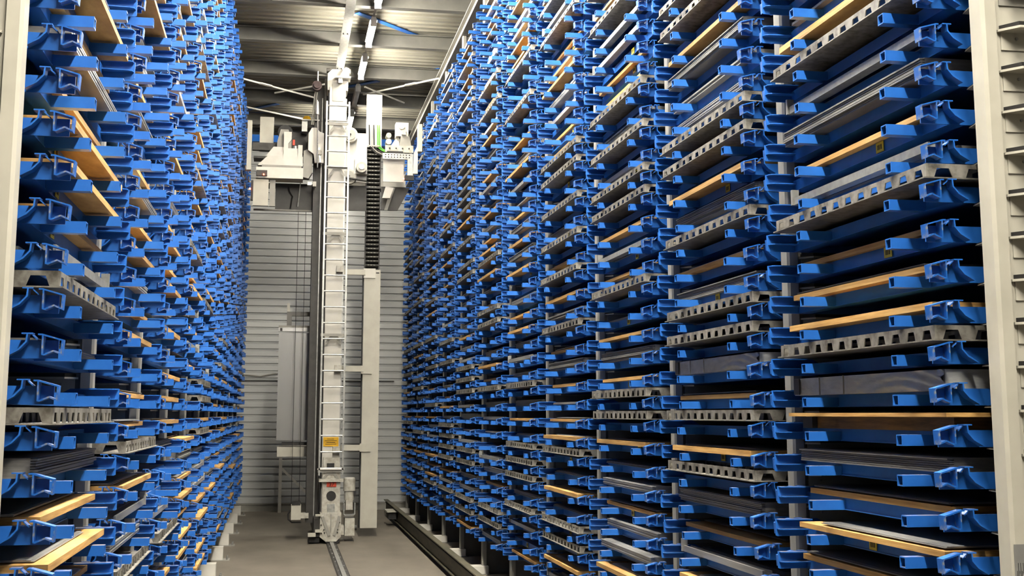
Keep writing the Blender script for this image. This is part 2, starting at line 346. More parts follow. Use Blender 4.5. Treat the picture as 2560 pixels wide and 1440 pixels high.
# ------------------------------------------------------------------ loads
def stepped_pack(h, n, y0, y1, x0, seed, depth=2.3):
    r = random.Random(seed); poly = []; t = h / n
    for i in range(n):
        dx = r.uniform(0, .014)
        poly += [(x0 + dx, i * t), (x0 + dx, i * t + t * .72), (x0 + .03, i * t + t * .72), (x0 + .03, (i + 1) * t)]
    poly += [(x0 + depth, h), (x0 + depth, 0)]
    return MB().prism(poly, 'y', y0, y1)
def load_meshes(s):
    D = {}
    D['board'] = [[('board', MB().box(x0, x0 + 2.4, y0, y1, 0, t), M_WOOD)] for x0, y0, y1, t in ((.05, .12, 1.64, .030), (.09, .14, 1.62, .026), (.03, .12, 1.60, .034), (.12, .2, 1.64, .028))]
    D['sheet'] = [[('sheet_pack', stepped_pack(h, n, y0, y1, x0, sd), m)] for h, n, y0, y1, x0, sd, m in
                  ((.045, 5, .13, 1.66, .10, 1, M_STEEL), (.082, 8, .12, 1.64, .08, 2, M_STEEL), (.020, 2, .16, 1.62, .13, 3, M_STEEL), (.055, 5, .14, 1.60, .09, 4, M_SILVER), (.064, 7, .13, 1.66, .12, 5, M_STEEL))]
    D['thin'] = [[('sheet_pack', stepped_pack(.008, 2, y0, y1, x0, sd, 2.1), m)] for y0, y1, x0, sd, m in ((.16, 1.58, .20, 6, M_STEEL), (.24, 1.62, .13, 7, M_STEEL), (.18, 1.4, .11, 8, M_SILVER))]
    # comb pallet: a foot plate under upright strips with a row of tapering slots
    y0, y1, h, n = .03, 1.69, .066, 12
    def comb(a0, a1, cnt):
        p = (a1 - a0) / cnt; pts = []
        for i in range(cnt):
            c = a0 + (i + .5) * p
            pts += [(c - p * .29, .007), (c - p * .19, .047), (c + p * .19, .047), (c + p * .29, .007)]
        return [(a0, .006)] + pts + [(a1, .006), (a1, h), (a0, h)]
    D['comb'] = [[('foot_plate', MB().box(.012, 2.3, y0, y1, 0, .006), M_COMB),
                  ('slotted_strip', MB().prism(comb(y0 + .01, y1 - .01, n), 'x', .028, .033), M_COMB),
                  ('slotted_strip', MB().prism(comb(y0 + .01, y1 - .01, n), 'x', .30, .305), M_COMB),
                  ('slotted_strip', MB().prism(comb(y0 + .01, y1 - .01, n), 'x', .62, .625), M_COMB),
                  ('end_strip', MB().prism(comb(.033, 2.25, 15), 'y', y0 + .01, y0 + .015), M_COMB),
                  ('end_strip', MB().prism(comb(.033, 2.25, 15), 'y', y1 - .015, y1 - .01), M_COMB)]]
    # skid: two channel bars with an upright stop at the far end
    D['skid'] = [[('channel_bar', MB().prism([(x0, 0), (x0 + .06, 0), (x0 + .06, .04), (x0 + .05, .04), (x0 + .05, .012), (x0 + .012, .012), (x0 + .012, .04), (x0, .04)], 'y', .12, 1.56), m),
                  ('channel_bar', MB().box(x0 + .14, x0 + .30, .12, 1.56, 0, .03), M_STEEL),
                  ('stop_post', MB().box(x0 - .01, x0 + .03, 1.565, 1.585, 0, .085).box(x0 + .03, x0 + .30, 1.565, 1.575, 0, .02), m)] for x0, m in ((.05, M_GALV), (.08, M_SILVER))]
    D['wrapped'] = [None]
    D['timber'] = [[('timber_block', MB().box(.14, 2.4, .13, 1.62, 0, .062), M_DWOOD), ('top_plank', MB().box(.06, 2.3, .05, 1.69, .062, .080), M_WOOD), ('bearer', MB().box(.11, .15, 1.50, 1.62, 0, .06), M_DARKGREY)]]
    out = {}
    for k, vs in D.items():
        out[k] = [[(n, b.mesh(n, m, s)) for n, b, m in v] if v else None for v in vs]
    # wrapped parcel with crumpled film
    bm = bmesh.new(); bmesh.ops.create_grid(bm, x_segments=60, y_segments=8, size=.5)
    r = random.Random(3)
    for v in bm.verts:
        u, w = v.co.x + .5, v.co.y + .5
        cr = .010 * math.sin(37 * w + 9 * math.sin(6 * u)) * max(0, 1 - u * 1.7) + r.uniform(-.0022, .0022)
        v.co = Vector(((.09 + cr) * s, .10 + u * 1.55, .09 * w))
    me = bpy.data.meshes.new('film_front'); bm.to_mesh(me); bm.free(); me.materials.append(M_WRAP); me.shade_smooth()
    out['wrapped'] = [[('parcel', MB().box(.101, 2.2, .10, 1.65, 0, .09).mesh('parcel', M_WRAP, s)), ('film_front', me),
                       ('strap', MB().box(.074, .080, 1.02, 1.026, 0, .092).mesh('strap', M_CARD, s)), ('strap', MB().box(.074, .080, 1.30, 1.306, 0, .092).mesh('strap', M_CARD, s)),
                       ('end_card', MB().box(.076, .082, 1.56, 1.63, .004, .088).mesh('end_card', M_DARKGREY, s))]]
    return out
LME = {s: load_meshes(s) for s in (1, -1)}
LOAD_TXT = {'board': ('pine_board', 'pale pine board', 'wooden board'), 'sheet': ('sheet_metal_pack', 'grey layered sheet metal pack', 'sheet metal'),
            'comb': ('comb_pallet', 'mottled grey slotted comb pallet', 'pallet'), 'skid': ('steel_skid', 'grey steel skid with stop post', 'skid'),
            'wrapped': ('wrapped_parcel', 'long grey parcel in crumpled film', 'parcel'), 'timber': ('timber_load', 'dark timber load under pale plank', 'timber'),
            'thin': ('thin_metal_sheet', 'thin metal sheet over wooden board', 'sheet metal')}
# what the photograph shows in the bays close to the camera: level -> load
FIXED = {(1, 0): {16: 'sheet', 15: 'board', 14: 'comb', 13: 'sheet2', 12: 'board', 11: 'comb', 10: 'skid', 9: 'sheet1', 8: 'boardL', 7: 'skid', 6: 'comb', 5: 'boardL', 4: 'board', 3: 'board', 2: 'comb', 1: 'wrapped', 0: 'timber', -1: 'sheet4', -2: 'board', -3: 'boardL', -4: 'boardL'},
         (1, 1): {18: 'comb', 17: 'comb', 16: 'comb', 15: 'board', 14: 'sheet1', 13: 'sheet0', 12: 'sheet3', 11: 'comb', 10: 'comb', 9: 'board', 8: 'sheet1F', 7: 'comb', 6: 'board', 5: 'sheet4', 4: 'comb', 3: 'comb', 2: 'wrapped', 1: 'board', 0: 'comb', -1: 'board', -2: 'comb', -3: 'sheet1', -4: 'board', -5: 'skid1', -6: 'board'},
         (1, 2): {20: 'comb', 19: 'skid', 18: 'skid', 17: 'boardL', 16: 'board', 15: 'comb', 14: 'sheet0', 13: 'comb', 12: 'skid', 11: 'comb', 10: 'comb', 9: 'board', 8: 'skid', 7: 'boardL', 6: 'comb', 5: 'sheet2', 4: 'board', 3: 'sheet1', 2: 'boardL', 1: 'comb', 0: 'comb', -1: 'board', -2: 'sheet2', -3: 'sheet3', -4: 'boardL', -5: 'sheet3', -6: 'sheet3', -7: 'board'},
         (1, 3): {19: 'sheet3', 18: 'skid', 17: 'board', 16: 'board', 15: 'comb', 14: 'comb', 13: 'sheet2', 12: 'comb', 11: 'sheet4', 10: 'comb', 9: 'boardL', 8: 'comb', 7: 'board', 6: 'sheet0', 5: 'comb', 4: 'board', 3: 'sheet1', 2: 'board', 1: 'sheet2', 0: 'board', -1: 'board'},
         (-1, 0): {14: 'board', 13: 'board', 12: 'sheet', 11: 'board', 10: 'board', 9: 'sheet3', 8: 'board', 7: 'boardL', 6: 'boardL', 5: 'boardL', 4: 'skid', 3: 'comb', 2: 'sheet2', 1: '', 0: 'comb', -1: 'sheet1', -2: 'board', -3: 'board', -4: 'board'},
         (-1, 1): {18: 'board', 17: 'board', 16: 'sheet3', 15: 'board', 14: 'sheet0', 13: 'sheet3', 12: 'board', 11: 'sheet0', 10: 'sheet2', 9: 'board', 8: 'sheet3', 7: 'board', 6: 'board', 5: 'sheet3', 4: 'board', 3: 'board', 2: 'sheet2', 1: 'board', 0: 'board', -1: 'comb', -2: 'board', -3: 'skid1', -4: 'sheet3', -5: 'comb'}}
WT = {1: [('board', 30), ('comb', 23), ('sheet', 29), ('skid', 9), ('', 9)], -1: [('board', 60), ('sheet', 18), ('comb', 7), ('skid', 6), ('', 9)]}

cells = []
for s in (1, -1):
    for bi in range(11):
        yp, yn = BAY[s][bi], BAY[s][bi + 1]
        y0 = yp + (.16 if s > 0 else .12) + max(0, (yn - yp - 2.10) / 2)
        for k in range(KMIN, KTOP[s] + 1):
            z = Z0 + DZ * k; x = FRONT[s]
            pts = [proj(x + s * .1 * a, y0 + 1.8 * b, z - .05) for a in (0, 2) for b in (0, .5, 1)]
            seen = any(-15 < u < W + 15 and -15 < v < HH + 15 for u, v in pts)
            if s < 0 and seen: seen = max(u for u, v in pts) > 0
            cells.append(dict(s=s, b=bi, k=k, x=x, y=y0, z=z, seen=seen, d=Vector((x, y0 + .9, z - EYE)).length))
order = sorted((c for c in cells if c['seen']), key=lambda c: c['d'])
for c in order[:300]: c['own'] = True
rank = {}
for c in sorted(cells, key=lambda c: c['k']):
    if c['seen']:
        rank[(c['s'], c['b'])] = rank.get((c['s'], c['b']), 0) + 1; c['n'] = rank[(c['s'], c['b'])]
rest = MB(); wood_rest = MB(); n_wood = n_thin = 0
for c in sorted(cells, key=lambda c: (not c['seen'], c['d'])):
    s, bi, k = c['s'], c['b'], c['k']; loc = (c['x'], c['y'] + random.uniform(-.006, .006), c['z'])
    loc = (loc[0] + random.uniform(-.012, .010), loc[1], loc[2])
    code = FIXED.get((s, bi), {}).get(k)
    if code is None:
        code = random.choices([a for a, w in WT[s]], [w for a, w in WT[s]])[0]
    flagged, labelled = code.endswith('F'), code.endswith('L')
    kind = code.rstrip('FL0123456789'); vi = int(code.rstrip('FL')[-1]) if code and code.rstrip('FL')[-1:].isdigit() else None
    where = '%s visible tray up, %s bay of %s' % (ordinal(c['n']), ordinal(bi + 1), SIDE[s]) if c['seen'] else ''
    if c.get('own'):
        with_ = {'board': 'under pine board', 'sheet': 'under sheet metal', 'comb': 'under slotted pallet', 'skid': 'under steel skid', 'wrapped': 'under wrapped parcel', 'timber': 'under dark timber', '': 'without load'}[kind]
        e = thing('storage_cassette', loc, 'blue cassette %s, %s' % (with_, where), 'cassette', 'blue cassettes in the %s' % SIDE[s])
        for n, me in CME[s]: put(n, me, e)
        if labelled or (bi > 0 and random.random() < .3):
            p = put('number_plate', PLATE[s], e, (0, random.choice((.62, .66, .9)) if s > 0 else .5, 0)); put('printed_number', PLATE_INK[s], p)
    else:
        rest.add(ALL, loc, s)
    if not kind or not c['seen']: continue
    base = (loc[0] + random.uniform(-.02, .03), loc[1] + random.uniform(-.02, .03), loc[2] - .0294)
    if kind in ('wrapped', 'timber', 'comb'): base = (loc[0], loc[1], loc[2] + (.0036 if kind == 'comb' else -.0294))
    name, txt, cat = LOAD_TXT[kind]
    vs = LME[s][kind]; v = vs[vi % len(vs)] if vi is not None else random.choice(vs)
    if kind == 'board':
        n_wood += 1
        if n_wood > 300:
            wood_rest.add(MB().box(.05, 2.4, .12, 1.64, 0, .03), base, s); continue
    lab = '%s on %s' % (txt, where)
    grp = '%s loads in the racks' % cat
    if flagged:
        e = thing(name, base, 'grey sheet pack with green-white-red end tape on %s' % where.replace(' visible', ''), cat, grp); put('pack', v[0][1], e)
        for q, tm in enumerate((M_FLAG_G, M_FLAG_W, M_FLAG_R)): make('end_tape', MB().box(.117, .121, .30 - .075 * q, .37 - .075 * q, .002, .080), tm, e)
    elif len(v) == 1:
        tag(put(name, v[0][1], None, base), lab, cat, grp)
    else:
        e = thing(name, base, lab, cat, grp)
        for n, me in v: put(n, me, e)
    if kind == 'board' and bi < 4 and c.get('own') and (k < 3 or random.random() < .5):
        t = random.choice(LME[s]['thin']); n_thin += 1
        tag(put('thin_metal_sheet', t[0][1], None, (base[0], base[1], base[2] + .0342)), 'thin metal sheet over wooden board, %s' % where, 'sheet metal', 'thin sheets on boards')
o = make('storage_cassette_rest', rest, M_BLUE); tag(o, 'rows of distant blue cassettes filling the far bays of both racks', 'cassette', None, 'stuff')
if wood_rest.v:
    o = make('pine_board_rest', wood_rest, M_WOOD); tag(o, 'distant pale pine boards lying on trays of far bays', 'wooden board', None, 'stuff')

# ------------------------------------------------------------------ rack uprights
def bracket(s, side, reach):
    """one tray support: chamfered shelf plate, rubber pad, web; side -1 toward the camera"""
    a, b = 0.0, reach
    sh = [(.075, a), (.075, a + side * .012), (.13, b * side), (DEPTH - .2, b * side), (DEPTH - .2, a)]
    m = MB().prism(sh, 'z', -.004 if side > 0 else -.010, 0).box(.09, DEPTH - .2, min(0, side * .006), max(0, side * .006), -.085, -.004 if side > 0 else -.010)
    return m
for s in (1, -1):
    for i, y in enumerate(BAY[s]):
        x = POST[s]
        e = thing('rack_upright', (x, y, 0), ('cream steel rack upright beside first bay of %s' if i == 0 else ('grey-white rack upright closing off far end of %s' if i == 11 else 'grey-white rack upright behind %s bay of %%s' % ordinal(i))) % SIDE[s], 'rack post', 'uprights of the %s' % SIDE[s])
        m = M_CREAM if i == 0 else M_POST
        make('front_post', MB().prism([(0, -.095), (.012, -.11), (.06, -.11), (.06, 0), (.012, 0), (0, -.015)], 'z', 0, 8.40) if s > 0 else MB().prism([(0, -.095), (-.012, -.11), (-.06, -.11), (-.06, 0), (-.012, 0), (0, -.015)], 'z', 0, 8.40), m, e)
        make('side_sheet', MB().box(min(s * .06, s * .55), max(s * .06, s * .55), -.085, -.025, 0, 8.39), m if i == 0 else M_SHEET, e)  # past the first upright the sheet's shade is put into its colour
        make('rear_post', MB().box(min(s * 1.5, s * 1.6), max(s * 1.5, s * 1.6), -.1, -.01, 0, 8.39), M_GREY, e)
        make('rear_post', MB().box(min(s * 2.7, s * 2.8), max(s * 2.7, s * 2.8), -.1, -.01, 0, 8.39), M_GREY, e)
        make('foot_block', (MB().box(-.24, .08, -.17, .06, 0, .115) if s > 0 else MB().box(-.08, .16, -.16, .05, .012, .20)), M_WHITE, e)
        make('foot_plate', (MB().box(-.30, .1, -.2, .09, 0, .012) if s > 0 else MB().box(-.1, .26, -.2, .09, 0, .012)), M_GREY, e)
        if i > 3:
            for yy in (-.14, .04): make('anchor_bolt', MB().cyl(((-.27 if s > 0 else .22), yy), .014, 'z', .012, .06, 8), M_GALV, e)
        near, fars = None, MB()
        rn, rf = (.275 if s > 0 else .235), .085
        for k in range(KMIN, KTOP[s] + 1):
            z = Z0 + DZ * k - .0925
            for side, reach, yo in ((1, rn, -.025), (-1, rf, -.085)):
                if (side > 0 and i == 11): continue
                b = bracket(s, side, reach)
                own = False
                if i < 2:
                    u, v = proj(x + s * .06, y + yo + side * .08, z); own = -60 < u < W + 80 and -30 < v < HH + 40
                if own:
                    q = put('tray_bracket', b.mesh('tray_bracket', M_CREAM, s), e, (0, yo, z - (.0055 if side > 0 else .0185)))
                    put('rubber_pad', MB().prism([(.085, side * .004), (.13, side * (reach - .006)), (.9, side * (reach - .006)), (.9, side * .004)], 'z', 0, .005 if side > 0 else .018).mesh('rubber_pad', M_BLACK, s), q)
                    put('rivet', MB().cyl((.16, -.035), .007, 'y', min(side * .006, side * .012), max(side * .006, side * .012), 8).mesh('rivet', M_GALV, s), q)
                else:
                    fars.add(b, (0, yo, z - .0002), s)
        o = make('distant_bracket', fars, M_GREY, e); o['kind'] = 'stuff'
        if i == 0 and s > 0:
            p = make('notice_card', MB().box(.004, .05, -.1125, -.110, 1.52, 1.70), M_CARD, e)
            for q in range(7): make('print_line', MB().box(.012 + .005 * q, .014 + .005 * q, -.1132, -.1125, 1.53 + .03 * (q % 3), 1.60 + .03 * (q % 2)), M_INK, p)
    # a low tie beam joins the feet at the back
    o = make('rack_tie_beam', MB().box(POST[s] + (1.1 if s > 0 else -1.2), POST[s] + (1.2 if s > 0 else -1.1), 4.6, 28.3, .28, .40), M_GREY)
    tag(o, 'grey tie beam low between the uprights of the %s' % SIDE[s], 'beam')

# ------------------------------------------------------------------ floor rail, guard rail
e = thing('floor_rail', (.90, 3.0, 0), 'dark flat steel rail let into the floor under the crane', 'rail')
make('rail_head', MB().box(-.03, .03, 0, 25.6, 0, .035), M_GALV, e); make('rail_foot', MB().box(-.075, .075, 0, 25.6, 0, .012), M_DARKGREY, e)
make('rail_gap_strip', MB().box(-.09, -.075, 0, 25.6, 0, .004), M_BLACK, e); make('rail_gap_strip', MB().box(.075, .09, 0, 25.6, 0, .004), M_BLACK, e)
for j in range(22):
    for x in (-.05, .05): make('rail_bolt', MB().cyl((x, 11.2 + .55 * j), .012, 'z', .012, .024, 6), M_SILVER, e)
e = thing('conductor_rail', (2.30, 3.0, 0), 'olive-brown conductor rail on low brackets along the right rack', 'rail')
make('web', MB().box(.02, .035, 0, 24.8, .09, .33), M_OLIVE, e); make('top_flange', MB().box(-.03, .06, 0, 24.8, .33, .345), M_OLIVE, e)
make('groove_strip', MB().box(.005, .02, 0, 24.8, .27, .285).box(.005, .02, 0, 24.8, .30, .306), M_BLACK, e); make('bottom_flange', MB().box(-.02, .06, 0, 24.8, .075, .09), M_OLIVE, e)
for y in (2, 6, 10, 14, 17.5, 21, 24.3): make('bracket_foot', MB().box(.03, .12, y, y + .08, 0, .3), M_DARKGREY, e)
make('collector_plate', MB().box(-.20, .02, 21.9, 22.6, .28, .30), M_CREAM, e); make('collector_block', MB().box(-.16, .0, 22.0, 22.5, .14, .28), M_BLACK, e)

# ------------------------------------------------------------------ stacker crane
cr = thing('stacker_crane', (.90, 22.1, 0), 'tall white stacker crane with ladder and lifting carriage in the aisle', 'crane')
def C(name, mb, m, par=cr, smooth=False):
    """crane parts are drawn in world metres and moved to the crane's base"""
    b = MB(); b.f = mb.f; b.v = [(x - .90, y - 22.1, z) for x, y, z in mb.v]
    o = make(name, b, m, None, smooth=smooth); o.parent = par
    return o
mast = C('mast', MB().box(.72, 1.01, 22.10, 22.55, .5, 8.1), M_WHITE)
C('guide_strip', MB().box(.995, 1.035, 22.16, 22.2, 1.3, 7.9), M_GALV, mast)
C('rear_mast', MB().box(.47, .70, 22.6, 23.1, .3, 8.2), M_DARKGREY)
C('mast_seam', MB().box(.60, .615, 22.585, 22.6, .3, 8.0), M_GALV)
C('mast_edge', MB().box(.70, .72, 22.14, 22.5, .5, 8.0), M_BLACK)
C('cable_post', MB().box(.64, .68, 22.5, 22.6, 7.6, 8.35), M_GREY)
lad = C('ladder', MB().box(.655, .685, 21.90, 21.93, 1.15, 7.78), M_GALV)
C('ladder_rail', MB().box(1.055, 1.085, 21.90, 21.93, 1.15, 7.78), M_GALV, lad)
z = 1.27
while z < 7.7:
    C('rung', MB().tube([(.685, 21.915, z), (1.055, 21.915, z)], .014, 8), M_GALV, lad, True); z += .2795
for z in (1.2, 3.55, 5.35, 7.35, 6.55):
    cl = C('ladder_clamp', MB().box(.645, 1.095, 21.935, 21.96, z, z + .05), M_GREY, lad)
    C('clamp_wing', MB().prism([(.72, z - .12), (.80, z), (.95, z), (1.02, z - .12), (.98, z - .12), (.92, z - .04), (.83, z - .04), (.76, z - .12)], 'y', 21.965, 21.975), M_GREY, lad)
sg = C('amber_notice', MB().box(.735, 1.0, 22.09, 22.10, 1.64, 1.80), M_AMBER)
for j, (a, b) in enumerate(((.77, .96), (.79, .94), (.76, .97), (.80, .92))): C('notice_line', MB().box(a, b, 22.088, 22.09, 1.675 + .03 * j, 1.683 + .03 * j), M_INK, sg)
# base
base = C('base_column', MB().prism([(.73, .52), (1.04, .52), (1.04, 1.12), (1.02, 1.45), (.74, 1.45), (.73, 1.12)], 'y', 21.98, 22.1), M_OLDWHITE)
C('access_hole', MB().box(.80, .93, 21.972, 21.98, 1.28, 1.355), M_BLACK, base)
C('round_port', MB().cyl((.885, .80), .083, 'y', 21.970, 21.98, 24), M_BLACK, base, True)
C('junction_plate', MB().box(.82, .95, 21.95, 21.98, .52, .66), M_GALV, base)
C('collar_plate', MB().box(.67, 1.09, 21.9, 22.15, 1.04, 1.085), M_OLDWHITE)
C('shelf_bar', MB().box(.64, 1.10, 21.9, 21.94, 1.245, 1.27), M_WHITE)
pl = C('number_board', MB().box(.805, .97, 21.965, 21.98, .955, 1.035), M_RED)
fc = bpy.data.curves.new('printed_number', 'FONT'); fc.body = '37'; fc.size = .095; fc.extrude = .001; fc.align_x = 'CENTER'; fc.align_y = 'CENTER'
fo = bpy.data.objects.new('text_source', fc); fme = bpy.data.meshes.new_from_object(fo); bpy.data.objects.remove(fo); bpy.data.curves.remove(fc)
fme.materials.clear(); fme.materials.append(M_INK)
fo = put('printed_number', fme, pl, (.888 - .90, 21.963 - 22.1, .994)); fo.rotation_euler = (math.pi / 2, 0, 0)
C('wheel_housing', MB().prism([(.70, .12), (.70, .52), (1.06, .52), (1.06, .12), (.98, .04), (.80, .04)], 'y', 21.86, 22.6), M_OLDWHITE)
C('gusset', MB().bar((.74, 21.85, .46), (.86, 21.85, .14), .02, .05), M_GREY); C('gusset', MB().bar((1.03, 21.85, .46), (.94, 21.85, .14), .02, .05), M_GREY)
C('gusset', MB().box(.875, .895, 21.84, 21.86, .22, .50), M_GREY)
for x, zz in ((.72, .32), (.77, .24), (.78, .19), (1.0, .24), (1.0, .19), (1.03, .36)): C('bolt_head', MB().cyl((x, zz), .012, 'y', 21.845, 21.86, 8), M_BLACK)
for x in (.84, .99): C('guide_wheel', MB().cyl((x, .055), .05, 'y', 21.88, 21.98, 16), M_BLACK, smooth=True)
C('travel_wheel', MB().cyl((22.35, .13), .125, 'x', .87, .95, 24), M_GALV, smooth=True)
C('chassis', MB().box(.60, .70, 21.9, 24.4, .12, .42), M_DARKGREY); C('chassis', MB().box(.74, 1.06, 22.6, 24.4, .12, .40), M_OLDWHITE)
for a, b, c, d in ((.62, .72, .47, .50), (.62, .74, .20, .245), (.50, .63, .13, .19)): C('bumper_tab', MB().box(a, b, 21.8, 21.9, c, d), M_CREAM)
C('cable_coil', MB().box(.52, .70, 21.95, 22.5, .02, .13), M_BLACK)
mo = C('drive_motor', MB().cyl((1.215, 22.35), .105, 'z', .86, 1.07, 20), M_OLDWHITE, smooth=True)
C('motor_cap', MB().cyl((1.215, 22.35), .095, 'z', 1.07, 1.09, 20), M_WHITE, mo, True)
C('motor_neck', MB().cyl((1.215, 22.35), .085, 'z', .70, .86, 20), M_OLDWHITE, mo, True); C('terminal_box', MB().box(1.29, 1.33, 22.25, 22.35, .78, .86), M_BLACK, mo)
C('motor_yoke', MB().ribbon([(1.11, .66), (1.11, .47), (1.14, .44), (1.29, .44), (1.32, .47), (1.32, .66)], .02, 'y', 22.2, 22.4), M_GALV, mo)
C('coupling', MB().box(1.155, 1.275, 22.25, 22.45, .54, .70), M_OLDWHITE, mo)
C('gearbox', MB().box(1.14, 1.31, 22.2, 22.6, .10, .40), M_OLDWHITE, mo); C('gearbox', MB().box(1.06, 1.13, 22.2, 22.5, .12, .27), M_OLDWHITE, mo)
C('gear_shaft', MB().cyl((22.4, .22), .05, 'x', 1.31, 1.36, 12), M_DARKGREY, mo)
bx = C('brake_box', MB().box(.215, .385, 22.5, 22.75, .36, .62), M_CREAM); C('box_lid', MB().box(.225, .375, 22.48, 22.77, .62, .665), M_BLACK, bx)
C('brake_cable', MB().tube([(.20, 22.6, .52), (.165, 22.6, .45), (.17, 22.6, .36), (.23, 22.6, .31), (.40, 22.6, .31)], .014, 8), M_BLACK, bx); C('arm_block', MB().box(.385, .52, 22.55, 22.75, .38, .47), M_OLDWHITE, bx)
C('spindle', MB().cyl((22.62, .45), .03, 'x', .42, .47, 10), M_SILVER, bx)
# control cabinet on the far side of the mast
cb = C('control_cabinet', MB().box(-.08, .57, 23.5, 23.9, 1.72, 3.70), M_BRUSHED)
C('cabinet_foot_bar', MB().box(.02, .57, 23.48, 23.9, 1.63, 1.68), M_BLACK, cb); C('cabinet_tray', MB().box(-.06, .57, 23.5, 23.9, 1.42, 1.60), M_CREAM, cb)
C('cabinet_rail', MB().box(-.09, .60, 23.5, 23.6, 3.73, 3.80), M_SILVER, cb); C('cabinet_top', MB().box(-.09, .60, 23.5, 23.9, 3.80, 3.84), M_GREY, cb)
C('top_bracket', MB().box(.06, .15, 23.5, 23.6, 3.84, 4.02), M_SHEET, cb); C('top_bracket', MB().box(.06, .60, 23.5, 23.6, 4.02, 4.10), M_SHEET, cb); C('top_pin', MB().box(.06, .11, 23.52, 23.56, 4.10, 4.26), M_CREAM, cb)
C('cabinet_lock', MB().box(-.06, -.02, 23.48, 23.5, 3.74, 3.79), M_BLACK, cb)
# energy chain and its trough
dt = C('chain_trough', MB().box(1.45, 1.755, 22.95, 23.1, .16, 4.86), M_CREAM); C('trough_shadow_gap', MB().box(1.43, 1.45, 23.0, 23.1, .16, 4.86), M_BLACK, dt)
C('trough_cap', MB().box(1.44, 1.66, 22.93, 22.95, 4.70, 4.88), M_WHITE, dt); C('cap_slot', MB().box(1.67, 1.73, 22.945, 22.95, 4.79, 4.81), M_BLACK, dt)
for zz in (4.72, 2.96, 1.55):
    C('trough_arm', MB().box(.98, 1.45, 22.6, 22.68, zz, zz + .10), M_CREAM, dt); C('arm_bracket', MB().box(.90, 1.02, 22.0, 22.1, zz - .02, zz + .09), M_OLDWHITE, dt)
    if zz < 4: C('arm_bracket', MB().box(1.42, 1.62, 22.92, 22.95, zz - .03, zz + .12), M_CREAM, dt)
zz = 4.92; ch = C('energy_chain', MB().box(1.455, 1.475, 23.0, 23.06, 4.86, 7.2), M_BLACK); C('chain_side', MB().box(1.715, 1.735, 23.0, 23.06, 4.86, 7.2), M_BLACK, ch); C('chain_back', MB().box(1.475, 1.715, 23.07, 23.08, 4.86, 7.2), M_BLACK, ch)
while zz < 7.15:
    C('chain_link', MB().prism([(22.98, zz), (22.965, zz + .02), (22.965, zz + .035), (22.985, zz + .05), (23.07, zz + .05), (23.07, zz)], 'x', 1.475, 1.715), M_DARKGREY, ch)
    for x in (1.51, 1.56, 1.62): C('link_clip', MB().box(x, x + .035, 22.955, 22.966, zz + .02, zz + .033), M_GREY, ch)
    zz += .078
pp = C('chain_hanger', MB().box(1.45, 1.74, 23.0, 23.06, 7.2, 8.22), M_WHITE); C('hanger_fold', MB().box(1.665, 1.685, 22.99, 23.0, 7.3, 8.2), M_CREAM, pp)
for x, m in ((1.50, M_BLACK), (1.545, M_GREY), (1.585, M_BLACK), (1.655, M_GREEN), (1.69, M_GREEN)):
    r = 1.93 - x
    C('supply_cable', MB().tube([(x, 22.96, 7.62), (x + .005, 22.95, 7.40), (x + .01, 22.95, 7.24)] + [(x + .01 + r * (1 - math.cos(t)), 22.95, 7.24 - r * .55 * math.sin(t)) for t in (.35, .7, 1.05, 1.4)], .013, 6), m, pp, True)
C('cable_clamp', MB().box(1.47, 1.70, 22.93, 22.95, 7.2, 7.225), M_GREY, pp)
# mast head
hd = C('mast_head', MB().prism([(.68, 8.05), (1.05, 8.05), (1.05, 8.30), (.98, 8.44), (.76, 8.44), (.68, 8.36)], 'y', 22.15, 22.6), M_WHITE)
C('head_plate', MB().box(.82, 1.09, 22.0, 22.3, 8.25, 8.28), M_WHITE, hd); C('head_sensor', MB().box(.87, .94, 22.02, 22.08, 8.16, 8.25), M_WHITE, hd)
C('head_window', MB().box(.77, .97, 22.09, 22.1, 7.83, 8.18), M_GREY, hd)
for x in (.70, 1.06): C('side_roller', MB().cyl((22.3, 8.45), .05, 'x', x - .04, x + .04, 14), M_DARKGREY, hd, True)
C('roller_block', MB().prism([(.90, 8.30), (1.06, 8.30), (1.06, 8.44), (1.0, 8.46), (.95, 8.40)], 'y', 22.05, 22.15), M_WHITE, hd)
C('head_arm', MB().bar((.72, 22.3, 8.35), (.52, 22.3, 8.36), .03, .03), M_GREY, hd)
hk = C('hoist_rope', MB().tube([(.50, 22.2, 8.40), (.50, 22.2, 8.22)], .012, 6), M_GALV)
bm = MB()
for i in range(9):
    pass
C('hook_ball', MB().cyl((.49, 8.12), .09, 'y', 22.14, 22.26, 20).cyl((.49, 8.12), .06, 'y', 22.10, 22.30, 20), M_MAROON, hk, True)
C('rope_pair', MB().tube([(.46, 22.3, 8.05), (.41, 22.3, 7.42)], .012, 6), M_GREY, hk); C('rope_pair', MB().tube([(.50, 22.3, 8.05), (.44, 22.3, 7.42)], .012, 6), M_GREY, hk)
C('chain_fall', MB().tube([(.50, 22.15, 7.85), (.51, 22.15, 7.6), (.52, 22.15, 7.3), (.53, 22.15, 6.6)], .012, 6), M_SILVER, hk); C('chain_bag', MB().cyl((.505, 22.15), .035, 'z', 7.58, 7.82, 10, .02), M_SILVER, hk)
